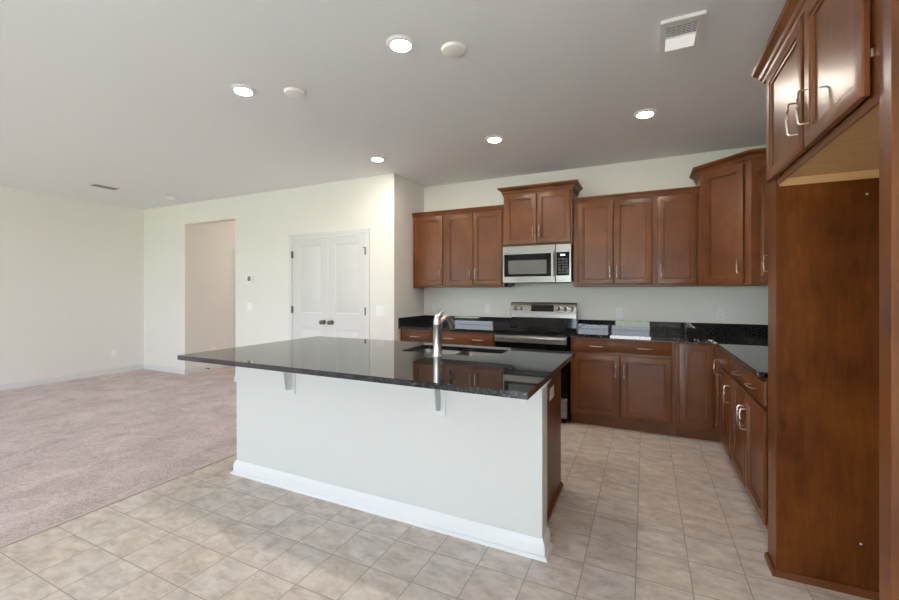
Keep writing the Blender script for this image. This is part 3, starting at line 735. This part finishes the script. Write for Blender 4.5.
# bath-fan style register
vx0, vx1, vy0, vy1 = 0.072, 0.276, 2.408, 2.735
t = thing('ceiling_vent', 'white rectangular ceiling fan grille with dark louvres near the fridge cabinet', 'vent', ((vx0 + vx1) / 2, (vy0 + vy1) / 2, H), None)
ix0, ix1, iy0, iy1 = vx0 + 0.030, vx1 - 0.030, vy0 + 0.045, vy1 - 0.045
ym = iy0 + 0.52 * (iy1 - iy0)
fm = MB()
for b in ((vx0, ix0, vy0, vy1), (ix1, vx1, vy0, vy1), (ix0, ix1, vy0, iy0), (ix0, ix1, iy1, vy1)): fm.box(b[0], b[1], b[2], b[3], H - 0.020, H - 0.001)
obj('frame', fm, M['lens_frame'], t)
obj('cavity', MB().box(ix0, ix1, iy0, ym, H - 0.004, H - 0.001), M['dark'], t)
ln_ = obj('light_panel', MB().box(ix0, ix1, ym, iy1, H - 0.017, H - 0.001, 0.002), M['fanlens'], t)
for k in range(8):
    y = iy0 + (k + 0.5) * (ym - iy0) / 8
    obj('slat', MB().box(ix0, ix1, y - 0.0016, y + 0.0016, H - 0.018, H - 0.0145), M['lens_frame'], t)
for k in range(5):
    x = ix0 + (k + 1) * (ix1 - ix0) / 6
    obj('divider', MB().box(x - 0.001, x + 0.001, iy0, ym, H - 0.0175, H - 0.0148), M['lens_frame'], t)
# living-room register and smoke detector
t = thing('ceiling_vent', 'small slim ceiling air register over the carpet near the left wall', 'vent', (-6.54, 3.0, H), None)
obj('frame', MB().box(-6.62, -6.46, 2.84, 3.15, H - 0.010, H - 0.001, 0.002), M['lens_frame'], t)
for k in range(5):
    obj('slot', MB().box(-6.605 + k * 0.029, -6.588 + k * 0.029, 2.86, 3.13, H - 0.0125, H - 0.0095), M['grey'], t)
t = thing('smoke_detector', 'round white smoke detector on the ceiling before the hall opening', 'smoke detector', (-6.35, 3.74, H), None)
obj('housing', MB().lathe([(0.065, 0.0), (0.065, -0.012), (0.056, -0.030), (0.030, -0.036)], (-6.35, 3.74, H - 0.0005), 'z', 28), M['plastic'], t)
obj('test_button', MB().lathe([(0.012, -0.036), (0.012, -0.039)], (-6.35, 3.74, H - 0.0005), 'z', 14), M['lens_frame'], t)
t = thing('hall_light', 'warm hall ceiling light hidden beyond the hall opening', 'ceiling light', (-6.1, 5.9, H), None)
obj('base', MB().lathe([(0.16, 0.0), (0.16, -0.02)], (-6.1, 5.9, H - 0.0005), 'z', 28), M['lens_frame'], t)
obj('shade', MB().lathe([(0.15, -0.0205), (0.13, -0.06), (0.07, -0.09), (0.01, -0.095)], (-6.1, 5.9, H - 0.0005), 'z', 28), M['halllamp'], t)

# ================================================================ WALL PLATES
def plate(kind, label, c, n, cat, w=0.070, h=0.115, gangs=1, group=None):
    """wall plate; n: '-y' (faces the camera side) or '+x'"""
    f = {'-y': Fr(c, (1, 0, 0), (0, -1, 0)), '+x': Fr(c, (0, 1, 0), (1, 0, 0))}[n]
    def bx(u0, u1, n0, n1, z0, z1, bev=0.0):
        a, b = f(u0, n0, z0), f(u1, n1, z1); return MB().box(a.x, b.x, a.y, b.y, a.z, b.z, bev)
    t = thing(kind, label, cat, c, group)
    obj('cover_plate', bx(-w / 2, w / 2, 0.0005, 0.007, -h / 2, h / 2, 0.002), M['plastic'], t)
    for g in range(gangs):
        u = (g - (gangs - 1) / 2) * 0.046
        if kind == 'wall_outlet':
            for z in (-0.021, 0.021):
                s = obj('socket', bx(u - 0.016, u + 0.016, 0.0072, 0.009, z - 0.014, z + 0.014, 0.0008), M['plastic'], t)
                for k in (-0.006, 0.006): obj('slot', bx(u + k - 0.001, u + k + 0.001, 0.0091, 0.0094, z - 0.004, z + 0.005), M['dark'], s)
        else:
            obj('rocker', bx(u - 0.016, u + 0.016, 0.0072, 0.011, -0.032, 0.032, 0.001), M['plastic'], t)
    return t
OG = 'outlets above the kitchen counter'
plate('wall_outlet', 'white wall outlet above the counter just right of the range', (-0.254, D, 1.100), '-y', 'outlet', group=OG)
plate('wall_outlet', 'white wall outlet above the counter near the right corner', (0.679, D, 1.104), '-y', 'outlet', group=OG)
plate('wall_switch', 'white wall switch above the counter just left of the range', (-1.790, D, 1.118), '-y', 'switch')
plate('wall_outlet', 'white wall outlet behind the faucet near the left kitchen corner', (-2.535, D, 1.115), '-y', 'outlet', group=OG)
plate('wall_switch', 'white double light switch right of the pantry doors', (-2.900, P, 1.098), '-y', 'switch', 0.116, 0.115, 2)
plate('wall_switch', 'white light switch under the thermostat', (-5.170, P, 1.110), '-y', 'switch', 0.116, 0.115, 2)
plate('wall_outlet', 'white outlet low on the left living room wall', (L, 3.690, 0.336), '+x', 'outlet')
plate('wall_outlet', 'white outlet low on the hall wall', (-6.69, 4.640, 0.330), '+x', 'outlet')
# outlet on the island end
f = Fr((EX, 2.27, 0.775), (0, 1, 0), (1, 0, 0))
t = thing('island_outlet', 'pale outlet plate on the brown end of the island', 'outlet', (EX, 2.578, 0.707), None)
yo = 2.578
obj('cover_plate', MB().box(EX + 0.0005, EX + 0.007, yo - 0.058, yo + 0.058, 0.670, 0.745, 0.002), M['plastic'], t)
for q in (-0.021, 0.021):
    s = obj('socket', MB().box(EX + 0.0072, EX + 0.009, yo + q - 0.014, yo + q + 0.014, 0.6915, 0.7235, 0.0008), M['plastic'], t)
    for k in (-0.006, 0.006): obj('slot', MB().box(EX + 0.0091, EX + 0.0094, yo + q - 0.004, yo + q + 0.005, 0.7065 + k, 0.7085 + k), M['dark'], s)
# thermostat
t = thing('thermostat', 'white square thermostat with grey screen on the wall left of the pantry doors', 'thermostat', (-5.15, P, 1.515), None)
obj('housing', MB().box(-5.225, -5.085, P - 0.024, P - 0.0005, 1.462, 1.570, 0.006, 2), M['plastic'], t)
obj('screen', MB().box(-5.185, -5.125, P - 0.0265, P - 0.0242, 1.487, 1.552), M['grey'], t)
# door stop in the hall
t = thing('door_stop', 'small spring door stop on the hall baseboard', 'door stop', (-6.676, 4.49, 0.045), None)
obj('rod', MB().tube([(-6.6755, 4.49, 0.045), (-6.60, 4.49, 0.045)], 0.006, 10), M['darkmetal'], t)
obj('tip', MB().tube([(-6.5995, 4.49, 0.045), (-6.585, 4.49, 0.045)], 0.010, 12), M['dark'], t)
